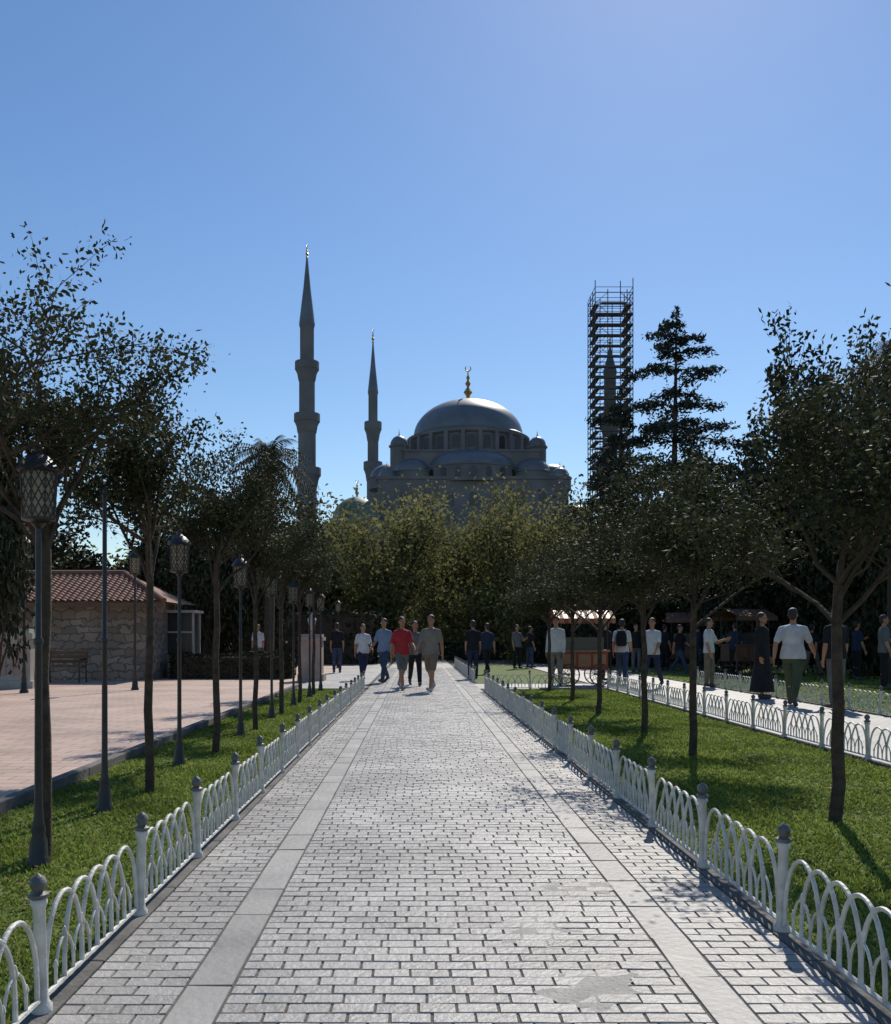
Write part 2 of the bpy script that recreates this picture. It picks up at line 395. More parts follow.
for i,D in enumerate([7.14,9.6,12.0,14.4,16.8,19.2]):
    place_tree(smallL[i%2],'young_tree',(-2.15-.02*i,D,0),i*1.9,1+.03*math.sin(i*2.3),'slim young tree with leafy crown on lawn strip',group=GL)
for i,D in enumerate([6.0,9.28,11.5,14.6,17.5,20.6]):
    place_tree(small[(i+1)%3],'young_tree',(2.82+.05*i if i<4 else 3.04,D,0),i*2.3+1,(1.15,1.15,1.0),'young tree with dark crown shading the lawn',group=GL)
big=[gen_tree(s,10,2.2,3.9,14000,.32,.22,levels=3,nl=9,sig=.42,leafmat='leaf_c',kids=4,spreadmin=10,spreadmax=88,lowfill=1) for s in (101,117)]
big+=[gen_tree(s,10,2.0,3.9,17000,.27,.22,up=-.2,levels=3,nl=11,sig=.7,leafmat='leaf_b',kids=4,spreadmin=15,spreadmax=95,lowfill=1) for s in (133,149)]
tall=gen_tree(151,19,3.5,4.2,20000,.40,.3,levels=3,nl=9,sig=.38,leafmat='leaf_c',kids=5,spreadmin=5,spreadmax=60,lowfill=1)
far=gen_tree(171,10,1.2,3.9,4500,.62,.22,levels=2,nl=9,sig=.6,leafmat='leaf_b',kids=4,spreadmin=10,spreadmax=88,lowfill=1)
def bt(v,px,D,top,hw,label,h0=10.,r0=3.9,rot=0):
    h=wz(top,D); w=hw*D/F
    place_tree(v,'park_tree',(wx(px,D),D,0),rot,(w/r0,w/r0,h/h0),label,group='mature park trees')
L1='mature broadleaf tree with dense dark crown'
L2='broad olive green tree in front of the mosque'
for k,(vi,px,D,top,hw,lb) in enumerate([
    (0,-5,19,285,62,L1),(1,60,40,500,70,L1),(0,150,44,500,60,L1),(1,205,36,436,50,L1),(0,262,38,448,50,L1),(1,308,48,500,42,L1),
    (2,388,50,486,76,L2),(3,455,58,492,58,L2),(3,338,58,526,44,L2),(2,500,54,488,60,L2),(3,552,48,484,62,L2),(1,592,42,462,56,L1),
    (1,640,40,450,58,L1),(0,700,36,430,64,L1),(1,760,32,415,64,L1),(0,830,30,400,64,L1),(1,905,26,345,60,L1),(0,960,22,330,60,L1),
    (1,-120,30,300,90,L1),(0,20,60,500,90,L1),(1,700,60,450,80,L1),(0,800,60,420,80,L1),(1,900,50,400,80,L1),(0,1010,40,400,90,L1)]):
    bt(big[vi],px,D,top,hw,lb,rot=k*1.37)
bt(tall,792,42,308,62,'tall dark tree rising above the park',19,4.2,.5)
bt(tall,862,36,326,50,'tall dark tree with ragged pointed top',19,4.2,2.5)
for k in range(16):
    px=-60+k*68; D=85+7*(k%3)
    bt(far,px,D,522+10*math.sin(k*1.7) if 4<k<10 else 545,56,'distant tree in the belt below the mosque',rot=k*.9)
def cedar(seed,Ht=21,Lm=7.0,dens=95,z0_=5.5):
    r=random.Random(seed); mb=MB(); C=[]
    mb.tube([(0,0,-.2),(.1,0,5),(0,.1,12),(.1,0,Ht-.5)],[.38,.3,.18,.03],8)
    for _ in range(160):
        q=r.random(); C.append((.1+r.gauss(0,.05+.35*q),r.gauss(0,.05+.35*q),Ht-1.8*q))
    z=z0_
    while z<Ht-.6:
        t=(z-5)/(Ht-5); L=Lm*(1-t)**.8+.4
        nb=r.choice((3,3,4,5)); a0=r.uniform(0,6.28)
        for k in range(nb):
            a=a0+6.283*k/nb+r.uniform(-.5,.5); l=L*r.choice((.4,.6,.8,1.0,1.15))*r.uniform(.85,1.1); droop=r.uniform(.15,.5)
            pts=[]
            for i in range(7):
                s=i/6; pts.append(Vector((math.cos(a)*l*s,math.sin(a)*l*s,z+l*(droop*s-.38*s*s))))
            mb.tube(pts,[.09*(1-t*.6)*(1-.85*i/6) for i in range(7)],4)
            n=int(dens*l)+24
            for _ in range(n):
                s=.08+.92*r.random()**.7; i=min(int(s*6),5); p=pts[i].lerp(pts[i+1],s*6-i)
                w=.11*l*(1-.5*s)+.12
                C.append((p.x+r.gauss(0,w),p.y+r.gauss(0,w),p.z-abs(r.gauss(0,.2))+.06))
        z+=r.uniform(1.15,1.85)*(1-.45*t)
    C=np.array(C); n=len(C); g_=np.random.default_rng(3)
    A=g_.normal(0,1,(n,3))*np.array([1,1,.7]); A/=np.linalg.norm(A,axis=1)[:,None]
    B=np.cross(A,g_.normal(0,1,(n,3))); B/=np.linalg.norm(B,axis=1)[:,None]; S=.27*g_.uniform(.6,1.4,n)[:,None]
    V=np.stack([C-A*S*.6,C+B*S*.2,C+A*S*.6,C-B*S*.2],1).reshape(-1,3)
    return mb.mesh('trunk',['bark'],True,60),np_mesh('crown',V,4,'needle')
place_tree(cedar(31),'cedar_tree',(wx(675,55),55,0),0,(1,1,wz(306,55)/21),'tall conifer with layered drooping branches')
place_tree(cedar(9,16,5.8,110,6),'cedar_tree',(wx(622,60),60,0),2.2,(1,1,wz(388,60)/16),'wide conifer with layered branches beside the minaret')
def palm():
    r=random.Random(8); mb=MB(); mb.tube([(0,0,-.1),(.1,0,4),(0,0,9.5)],[.28,.22,.2],10)
    V=[]
    for k in range(56):
        a=r.uniform(0,2*math.pi); e=R(r.uniform(-35,75)); l=r.uniform(2.0,2.8); p0=Vector((0,0,9.5)); prev=None
        for i in range(18):
            s=i/17; d=Vector((math.cos(a)*math.cos(e)*l*s,math.sin(a)*math.cos(e)*l*s,math.sin(e)*l*s-1.6*s*s)); p=p0+d
            side=Vector((-math.sin(a),math.cos(a),-.5))
            if prev is not None:
                for sg in (-1,1):
                    q=p+Vector((side.x*sg,side.y*sg,side.z))*.5*math.sin(math.pi*(.15+.8*s))+(p-prev)*.6
                    V+= [prev,prev.lerp(p,.55),q]
                V+= [prev+Vector((0,0,.012)),p,prev-Vector((0,0,.012))]
            prev=p
    return mb.mesh('trunk',['bark']),np_mesh('crown',np.array([tuple(v) for v in V]),3,'leaf_c')
pm=palm()
place_tree(pm,'palm_tree',(wx(268,34),34,0),0,(.8,.8,wz(440,34)/10.2),'palm tree with drooping fronds above park trees','palm tree')
place_tree(pm,'palm_tree',(wx(896,24),24,0),1.3,(.85,.85,wz(338,24)/10.4),'palm tree with long drooping dark fronds','palm tree')

# hedges
def hedge(x,y,w,d,h,label,n=6000,leaf=.09,mm='leaf_c'):
    root=empty('hedge',(x,y,0),0,label,'hedge')
    mb=MB(); mb.box((0,0,h/2-.05),(w-.2,d-.2,h-.12)); mb.obj('branches',['bark'],root)
    P_=nr.uniform(-.5,.5,(n,3)); ax=nr.integers(0,3,n); sg=np.where(nr.random(n)<.5,-.5,.5); P_[np.arange(n),ax]=sg*nr.uniform(.88,1.03,n)
    P_[:,2]=np.where(ax==2,.5*nr.uniform(.88,1.04,n),P_[:,2])
    C=P_*np.array([w,d,h])+np.array([0,0,h/2]); C[:,2]+=.05*np.sin(C[:,0]*2.1)
    A=nr.normal(0,1,(n,3)); A/=np.linalg.norm(A,axis=1)[:,None]; B=np.cross(A,nr.normal(0,1,(n,3))); B/=np.linalg.norm(B,axis=1)[:,None]
    S=leaf*nr.uniform(.6,1.3,n)[:,None]
    V=np.stack([C-A*S*.5,C+B*S*.3,C+A*S*.5,C-B*S*.3],1).reshape(-1,3)
    mkobj('foliage',np_mesh('foliage',V,4,mm),root)
hedge(-5.6,27,3.6,.9,.75,'trimmed dark hedge at the plaza edge')
hedge(-14,42,24,2.5,2.4,'tall dark hedge behind the plaza',14000,.2)
hedge(-2,68,22,3,2.6,'tall hedge at the end of the park',12000,.25,'leaf_b')
hedge(13,44,14,2.5,1.9,'dense dark shrubbery behind the crossing',12000,.2)
hedge(26,36,18,2.5,2.4,'dense dark shrubbery behind the shaded lawn',12000,.2)
hedge(3.2,50,3.5,1.2,.9,'low clipped hedge on far lawn',4000,.12)

# ---------------------------------------------------------------- lamps
root=empty('street_lamp',(0,0,0),0,'black iron lamp post with latticed lantern on lawn','street lamp','lantern posts along the lawn')
mb=MB(); mb.rev([(.062,-.02),(.062,.03),(.05,.05),(.045,.14),(.034,.17),(.038,.2),(.026,.26),(.021,.4),(.019,1.2),(.026,1.215),(.026,1.235),(.017,1.25),(.016,1.84),(.03,1.855),(.04,1.87),(.02,1.88)],14)
mb.obj('pole',['black'],root)
RB,RT=.086,.096; ZB,ZT=1.90,2.15
lan=MB()
lan.rev([(.03,1.87),(RB,1.885),(RB+.004,1.90)],12)
lan.rev([(RT+.006,ZT-.004),(.116,ZT+.006),(.11,ZT+.02),(.09,ZT+.045),(.068,ZT+.072),(.045,ZT+.092),(.02,ZT+.105),(.02,ZT+.12),(.028,ZT+.13),(.012,ZT+.15),(.0,ZT+.185)],12)
for k in range(8):
    a=2*math.pi*k/8; lan.tube([(RB*math.cos(a),RB*math.sin(a),ZB-.01),(RT*math.cos(a),RT*math.sin(a),ZT)],.0045,5)
for k in range(16):
    for sg in (-1,1):
        pts=[]
        for i in range(7):
            t=i/6; a=2*math.pi*k/16+sg*t*1.35; r_=RB+(RT-RB)*t; pts.append((r_*math.cos(a),r_*math.sin(a),ZB+(ZT-ZB)*t))
        lan.tube(pts,.0034,4)
lobj=lan.obj('lantern',['black'],root)
gm=MB(); gm.rev([(RB-.008,ZB),(RT-.008,ZT-.004)],16); gm.obj('lantern_glass',['glass'],lobj)
root.location=(-2.07,4.86,0)
for i,D in enumerate([8.7,11.3,13.7,16.1,18.5,20.6]): copy_thing(root,(-2.33 if i==0 else -2.25,D,0),i*.4,1)
for (px,py,s) in [(24,693,1.55),(135,690,1.45),(762,672,1.3),(338,668,1.2)]:
    D=gd(py); copy_thing(root,(wx(px,D),D,0),.5,s,'tall black lamp post with latticed lantern on paving')
root=empty('iron_post',(-2.24,6.37,0),0,'slim black iron post with flared base, no lantern','post')
mb=MB(); mb.rev([(.062,-.02),(.062,.03),(.05,.05),(.045,.14),(.034,.17),(.038,.2),(.026,.26),(.021,.4),(.019,1.2),(.026,1.215),(.026,1.235),(.017,1.25),(.015,2.25)],14); mb.obj('pole',['black'],root)
mb=MB(); mb.rev([(.015,2.251),(.026,2.26),(.012,2.28),(.02,2.3),(.0,2.33)],10); mb.obj('cap',['black'],root)

# ---------------------------------------------------------------- mosque
D0=170.; k0=D0/F
def z0f(py): return H+(VY-py)*k0
MX=wx(468,D0)
mq=empty('mosque',(MX,D0,0),0,'large grey stone mosque with cascading lead domes','mosque')
def domeprof(r,h,n=14,z=0,p=1.0):
    return [(r*math.cos(math.pi/2*i/n)**p,z+h*math.sin(math.pi/2*i/n)) for i in range(n)]+[(0,z+h)]
def alem(mb,x,y,z,s,m=0):
    mb.rev([(.5*s,0),(.25*s,.4*s),(.35*s,.9*s),(.7*s,1.4*s),(.35*s,1.9*s),(.15*s,2.2*s),(.45*s,2.7*s),(.15*s,3.2*s),(.3*s,3.6*s),(.1*s,4*s),(.08*s,4.6*s)],10,(x,y,z),m)
    pts=[(x+.42*s*math.cos(R(a)),y,z+5.05*s+.42*s*math.sin(R(a))) for a in range(125,416,24)]
    mb.tube(pts,[.03*s,.06*s]+[.1*s]*(len(pts)-4)+[.06*s,.03*s],5,m)
zs=z0f(438)
mb=MB(); mb.rev([(11.0,zs-.6),(11.1,zs-.3),(10.7,zs)]+domeprof(10.4,z0f(401)-zs,18,zs)[0:],48)
dome=mb.obj('dome',['lead'],mq)
mb=MB(); alem(mb,0,0,z0f(401)-.1,1.25); mb.obj('finial',['gold'],dome)
mb=MB(); zb=z0f(464)
mb.rev([(12.2,zb-1),(12.2,zb),(11.2,zb+.5),(11.2,zs-1.4),(11.7,zs-1.1),(11.7,zs-.62)],48)
for k in range(24):
    a=2*math.pi*(k+.5)/24; mb.box((11.5*math.cos(a),11.5*math.sin(a),(zb+zs)/2-.6),(1.0,.7,zs-zb-1.2),0,a)
drum=mb.obj('drum',['stone'],mq)
def archwin(w,h):
    m_=MB(); pts=[(-w/2,0),(w/2,0)]+[(w/2*math.cos(math.pi*i/8),h-w/2+w/2*math.sin(math.pi*i/8)) for i in range(9)]
    v=[(x,-.06,z) for x,z in pts]+[(x,.3,z) for x,z in pts]; n=len(pts)
    m_.add(v,[tuple(range(n))]+[(i,i+n,(i+1)%n+n,(i+1)%n) for i in range(n)],0); return m_.mesh('window',['dark'],False)
wme=archwin(1.15,zs-zb-2.6)
for k in range(24):
    a=2*math.pi*k/24
    if math.sin(a)>.3: continue
    mkobj('window',wme,drum,(11.2*math.cos(a),11.2*math.sin(a),zb+.9),a+math.pi/2)
body=MB(); ztop=z0f(494)
body.box((0,0,ztop/2),(33,32,ztop)); body.box((0,0,ztop+.25),(33.5,32.5,.5))
body.box((0,0,(ztop+zb)/2),(24,25.5,zb-ztop+.2)); body.box((0,0,zb-.15),(24.4,25.9,.3))
body.box((0,0,z0f(538)/2),(42,42,z0f(538)))
wall=body.obj('wall',['stone'],mq,smooth=False)
w2=archwin(1.3,2.4); w3=archwin(.95,1.8)
for i in range(7): mkobj('window',w2,wall,(-12+i*4,-16.02,ztop-4.6))
def hdome(cx,cy,a0,r,zz,h,nwin,a1=math.pi,dh=3.0):
    mb=MB(); mb.rev([(r+.3,zz-dh),(r+.3,zz-.25),(r+.45,zz-.2),(r+.45,zz)],28,(cx,cy,0),0,a0,a0+a1)
    base=mb.obj('half_dome_drum',['stone'],mq)
    mb=MB(); mb.rev([(r+.42,zz+.005),(r,zz+.15)]+domeprof(r,h,12,zz+.15),28,(cx,cy,0),0,a0,a0+a1); mb.obj('half_dome',['lead'],mq)
    for i in range(nwin):
        a=a0+a1*(i+.5)/nwin
        mkobj('window',w3,base,(cx+(r+.3)*math.cos(a),cy+(r+.3)*math.sin(a),zz-2.3),a+math.pi/2)
hdome(0,-7.5,math.pi,9.2,zb-3.0,3.6,11)
hdome(7.5,0,-math.pi/2,9.0,zb-3.0,3.6,7); hdome(-7.5,0,math.pi/2,9.0,zb-3.0,3.6,7)
for (x,y) in [(-10.6,-11.5),(10.6,-11.5),(15,-6),(-15,-6)]:
    hdome(x,y,0,3.3,ztop+1.9,2.4,0,2*math.pi,2.2)
tw=MB(); tw.rev([(1.6,0),(1.6,4.2),(1.85,4.4),(1.85,4.7),(1.6,4.75)],8,m=0); tw.rev(domeprof(1.6,1.7,8,4.75),16,m=1); alem(tw,0,0,6.3,.25,2)
tme=tw.mesh('turret',['stone','lead','gold'])
for (x,y) in [(-12.9,-11.2),(11.8,-10.5),(12,12),(-12,12)]: mkobj('turret',tme,mq,(x,y,zb-3.6))
for (x,y,z,r) in [(15.2,-14.6,ztop+.4,1.3),(-15.0,-14.6,ztop+.4,1.3),(17.5,-17,z0f(538)+.6,3.0)]:
    mb=MB(); mb.rev([(r+.2,0),(r+.2,1.6),(r,1.8)]+domeprof(r,r*.8,10,1.8),20,(x,y,z-1),0); alem(mb,x,y,z+.8+r*.8-.1,.2,1); mb.obj('small_dome',['lead','gold'],mq)
cw=MB(); zc=wz(530,150); 
cw.box((wx(357,150)-MX,-20,zc/2),(11,11,zc)); cw.obj('wall',['stone'],mq,smooth=False)
mb=MB(); x=wx(357,150)-MX; mb.rev([(4.6,0),(4.6,.8),(4.3,1)]+domeprof(4.3,wz(497,150)-zc-1,12,1),28,(x,-20,zc),0); alem(mb,x,-20,wz(497,150)-.1,.55,1); mb.obj('small_dome',['leadgreen','gold'],mq)

def minaret(px,D,tip,coneb,balc,w_top,w_bot,label,bo=4.2):
    k=D/F; X=wx(px,D); root=empty('minaret',(X,D,0),0,label,'minaret','slender stone minarets of the mosque')
    z=lambda py:wz(py,D)
    mb=MB(); prof=[(w_bot*k*1.25,0),(w_bot*k*1.25,z(540)),(w_bot*k,z(530))]
    n=len(balc); ws=[w_bot+(w_top-w_bot)*(i/max(n,1)) for i in range(n+1)]
    for i,b_ in enumerate(balc):
        w=ws[i]*k; zt=z(b_); wb=(ws[i]+bo)*k; w2_=ws[i+1]*k; u=k/.158
        prof+=[(w,zt-2.2*u),(w*1.08,zt-2.0*u),(w+(wb-w)*.35,zt-1.3*u),(w+(wb-w)*.42,zt-1.0*u),(wb*.95,zt-.35*u),(wb,zt-.3*u),(wb,zt+.9*u),(wb*.95,zt+.9*u),(wb*.93,zt+.1),(w2_,zt+.12)]
    prof+=[(ws[-1]*k,z(coneb)-.7),(ws[-1]*k*1.12,z(coneb)-.3),(ws[-1]*k*1.12,z(coneb))]
    mb.rev(prof,16); sh=mb.obj('shaft',['stone'],root,ang=20)
    mb=MB(); zc_=z(coneb); zt=z(tip+14); r=ws[-1]*k*1.14
    mb.rev([(r,zc_),(r*.82,zc_+(zt-zc_)*.18),(r*.45,zc_+(zt-zc_)*.55),(.12,zt)],16); mb.obj('cone_roof',['lead'],root)
    mb=MB(); alem(mb,0,0,zt-.1,(z(tip)-zt)/5.5); mb.obj('finial',['gold'],root)
    return root
minaret(307,141,243,324,[474,420,368],7,9.8,'tall grey minaret with three balconies and pointed roof')
minaret(373,195,328,392,[468,428],4.6,6.2,'slender grey minaret with two balconies',3.3)
minaret(610,152,332,372,[470,420],6,9,'stone minaret wrapped in scaffolding')
X=wx(610,152); root=empty('scaffolding',(X,152,0),0,'tall pipe scaffolding tower around a minaret','scaffolding')
W=18.5*152/F; zt=wz(289,152); nlev=34; mb=MB(); pl=MB()
xs=[-W,-W/3,W/3,W]
for x in xs:
    for y in xs:
        if abs(x)==W or abs(y)==W: mb.tube([(x,y,0),(x,y,zt+rng.uniform(-1.5,1.0))],.08,5)
for i in range(1,nlev):
    z=zt*i/nlev
    for x in (-W,W):
        mb.tube([(x,-W,z),(x,W,z)],.08,4); mb.tube([(-W,x,z),(W,x,z)],.08,4); mb.tube([(-W,x,z+.9),(W,x,z+.9)],.05,4); mb.tube([(x,-W,z+.9),(x,W,z+.9)],.05,4)
    if z<zt-2.5:
        for sgn in (-1,1):
            pl.box((0,sgn*(W-.45),z+.11),(2*W*rng.choice((1,1,.66,.9)),.9,.14)); 
            pl.box((sgn*(W-.45),0,z+.11),(.9,2*W-1.9,.14))
        a=-W if i%2 else W; z2=zt*(i+1)/nlev
        mb.tube([(a,-W,z),(a+(W*2/3 if a<0 else -W*2/3),-W,z2)],.055,4); mb.tube([(-a,-W,z),(-a-(W*2/3 if -a>0 else -W*2/3),-W,z2)],.055,4)
        mb.tube([(a*.33,W,z),(-a*.33,W,z2)],.055,4)
mb.obj('pipe_frame',['scaf'],root); pl.obj('platform',['plank'],root,smooth=False)

# ---------------------------------------------------------------- stone building
Db=26.; bx1=wx(152,Db); bx0=-16.; ze=wz(601,Db); hd_=1.3; zr=wz(574,Db+hd_)
bd=empty('stone_building',((bx0+bx1)/2,Db+hd_,0),0,'low stone building with red tiled roof beside plaza','building')
wb=(bx1-bx0)
mb=MB(); mb.box((0,0,ze/2),(wb,2*hd_,ze)); o=mb.obj('wall',['rubble'],bd,smooth=False)
def remap_xz(m):
    nt=m.node_tree; br=[n for n in nt.nodes if n.type=='TEX_BRICK'][0]; tc=[n for n in nt.nodes if n.type=='TEX_COORD'][-1]
    sx=nt.nodes.new('ShaderNodeSeparateXYZ'); cx=nt.nodes.new('ShaderNodeCombineXYZ'); ad=nt.nodes.new('ShaderNodeMath')
    nz=nt.nodes.new('ShaderNodeTexNoise'); nz.inputs['Scale'].default_value=3.2; nt.links.new(tc.outputs['Object'],nz.inputs['Vector'])
    nx=nt.nodes.new('ShaderNodeVectorMath'); nx.operation='MULTIPLY_ADD'; nx.inputs[1].default_value=(.5,0,.4)
    nt.links.new(nz.outputs['Color'],nx.inputs[0]); nt.links.new(tc.outputs['Object'],nx.inputs[2])
    nt.links.new(nx.outputs[0],sx.inputs[0]); nt.links.new(sx.outputs['X'],ad.inputs[0]); nt.links.new(sx.outputs['Y'],ad.inputs[1])
    nt.links.new(ad.outputs[0],cx.inputs['X']); nt.links.new(sx.outputs['Z'],cx.inputs['Y']); nt.links.new(cx.outputs[0],br.inputs['Vector'])
remap_xz(M['rubble'])
mb=MB(); ov=.5; per=.2; nx=int((wb+2*ov)/per*8); ny=14
for sgn in (-1,1):
    v=[];f=[]
    for j in range(ny*2+1):
        t=(j//2+(j%2)*.98)/ny; t=min(t,1)
        xr=wb/2+ov-t*(hd_+ov)*.95
        for i in range(nx+1):
            x=-wb/2-ov+(wb+2*ov)*i/nx; x=min(x,xr); ph=(x/per)%1; zz=.05*math.sin(math.pi*ph)
            y=sgn*(hd_+ov)*(1-t); v.append((x,y,ze-.05+(zr-ze+.05)*t+zz+(.0 if j%2 else .03)*1))
    for j in range(ny*2):
        for i in range(nx): 
            a=j*(nx+1)+i; f.append((a,a+1,a+nx+2,a+nx+1))
    mb.add(v,f)
xe=wb/2+ov
mb.add([(xe,-hd_-ov,ze-.03),(xe,hd_+ov,ze-.03),(xe-(hd_+ov)*.95,0,zr+.03)],[(0,1,2)])
roof=mb.obj('roof',['tile'],bd,smooth=False)
mb=MB(); mb.tube([(-wb/2-ov,0,zr+.03),(xe-(hd_+ov)*.95,0,zr+.03)],.09,8); mb.tube([(xe-(hd_+ov)*.95,0,zr+.03),(xe,-hd_-ov,ze)],.08,8); mb.obj('ridge',['tile'],roof)
mb=MB(); mb.box((0,-hd_-ov+.06,ze-.13),(wb+2*ov,.05,.12)); mb.obj('fascia',['wood'],bd,smooth=False)
mb=MB(); mb.box((0,0,1.0),(.9,.06,2.0)); mb.box((0,-.04,1.0),(.72,.04,1.8),0); mb.obj('door',['wood'],bd,smooth=False,loc=(-1.8,-hd_-.02,0))
xl=wx(38,Db)-(bx0+bx1)/2; zl=wz(620,Db)
mb=MB(); mb.tube([(xl,-hd_,zl+.2),(xl,-hd_-.22,zl+.26),(xl,-hd_-.22,zl+.2)],.018,6,0); mb.rev([(.05,-.2),(.1,.1)],6,(xl,-hd_-.22,zl),1); mb.rev([(.13,.1),(.06,.19),(.0,.24)],6,(xl,-hd_-.22,zl),0); mb.obj('wall_lantern',['black','glass'],bd,smooth=False)
D=22.; root=empty('marble_fountain_wall',(wx(5,D),D,0),0,'low pale marble wall with carved panels and capping','wall')
mb=MB()
mb.box((0,0,.6),(1.55,.7,1.2)); mb.box((0,0,1.28),(1.7,.85,.14)); mb.box((0,0,1.4),(1.5,.7,.1)); mb.box((0,0,.09),(1.75,.9,.18)); mb.obj('wall',['marble'],root,smooth=False)
mb=MB()
for i in (-1,0,1): mb.box((i*.48,-.36,.68),(.38,.05,.7))
mb.obj('carved_panel',['pink'],root,smooth=False)
D=25.5; root=empty('stone_pillar',(wx(312,D),D,0),0,'pale stone gate pillar with moulded cap','pillar')
mb=MB(); mb.box((0,0,.1),(.74,.74,.2)); mb.box((0,0,.68),(.6,.6,.96)); mb.box((0,0,1.2),(.72,.72,.1)); mb.box((0,0,1.29),(.62,.62,.08)); mb.obj('shaft',['pink'],root,smooth=False)
mb=MB(); mb.rev([(.05,1.33),(.03,1.42),(.07,1.45),(.12,1.72),(.14,1.74),(.08,1.84),(.02,1.92),(0,1.96)],8); mb.obj('lantern',['marble'],root,smooth=False)
D=28.; root=empty('glass_kiosk',(wx(183,D),D,0),0,'small glazed kiosk with pale frame','kiosk')
mb=MB()
for x in (-.42,0,.42):
    for y in (-.4,.4): mb.box((x,y,1.0),(.06,.06,2.0))
mb.box((0,0,2.04),(1.05,1.0,.08)); mb.box((0,0,.35),(.84,.78,.7)); mb.box((0,-.4,1.4),(.84,.05,.05)); mb.obj('frame',['marble'],root,smooth=False)
mb=MB(); mb.box((0,0,1.35),(.8,.74,1.3)); mb.obj('glazing',['dark'],root,smooth=False)
D=24.3; root=empty('park_bench',(wx(64,D),D,0),0,'dark slatted bench in front of stone wall','bench')
mb=MB(); 
for i in range(4): mb.box((0,-.2+i*.12,.45),(1.1,.09,.035))
mb.obj('seat',['wood'],root,smooth=False)
mb=MB()
for i in range(3): mb.box((0,.27+i*.02,.58+i*.12),(1.1,.03,.09))
mb.obj('backrest',['wood'],root,smooth=False)
for sx in (-.5,.5):
    mb=MB(); mb.tube([(sx,-.22,0),(sx,-.22,.43),(sx,.22,.43)],.025,6); mb.tube([(sx,.3,0),(sx,.24,.43),(sx,.33,.88)],.025,6); mb.tube([(sx,-.24,.43),(sx,-.24,.64),(sx,.26,.64)],.02,6); mb.obj('leg',['black'],root)
def cart(X,D,label,rz=0,mats=('red','canvas'),sc=1):
    root=empty('vendor_cart',(X,D,0),rz,label,'street cart',None,sc)
    mb=MB(); mb.box((0,0,.72),(1.35,.75,.5)); mb.box((0,0,.99),(1.45,.85,.05),1)
    for i in (-1,0,1): mb.box((i*.43,-.385,.72),(.36,.03,.36),1)
    mb.obj('body',mats,root,smooth=False)
    mb=MB(); mb.box((0,0,1.2),(1.15,.6,.36)); mb.obj('display_case',['dark'],root,smooth=False)
    for sx in (-.66,.66):
        for sy in (-.36,.36): mb=MB(); mb.tube([(sx,sy,.95),(sx,sy,1.95)],.018,6); mb.obj('canopy_post',['black'],root)
    mb=MB(); n=14
    for i in range(n):
        x0=-.85+1.7*i/n; x1=-.85+1.7*(i+1)/n; m_=i%2
        for sy in (-1,1):
            mb.add([(x0,sy*.55,1.92),(x1,sy*.55,1.92),(x1,0,2.16),(x0,0,2.16)],[(0,1,2,3)],m_)
            mb.add([(x0,sy*.55,1.92),(x1,sy*.55,1.92),(x1,sy*.56,1.80),((x0+x1)/2,sy*.565,1.765),(x0,sy*.56,1.80)],[(0,1,2,3,4)],m_)
    mb.obj('canopy',mats,root,smooth=False)
    for sx in (-.45,.45):
        mb=MB(); 
        for y in (-.42,.42):
            pts=[(sx+.3*math.cos(a*math.pi/10),y,.31+.3*math.sin(a*math.pi/10)) for a in range(21)]; mb.tube(pts,.02,6)
            for a in range(10): mb.tube([(sx,y,.31),(sx+.3*math.cos(a*math.pi/5),y,.31+.3*math.sin(a*math.pi/5))],.009,4)
        mb.tube([(sx,-.45,.31),(sx,.45,.31)],.03,8); mb.obj('wheel',['wood'],root)
cart(wx(582,23.2),23.2,'red vendor cart with striped canopy and spoked wheels',sc=.9)
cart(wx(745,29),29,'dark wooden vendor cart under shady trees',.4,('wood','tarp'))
cart(wx(690,33),33,'maroon vendor cart in deep shade',-.3,('tarp','wood'))

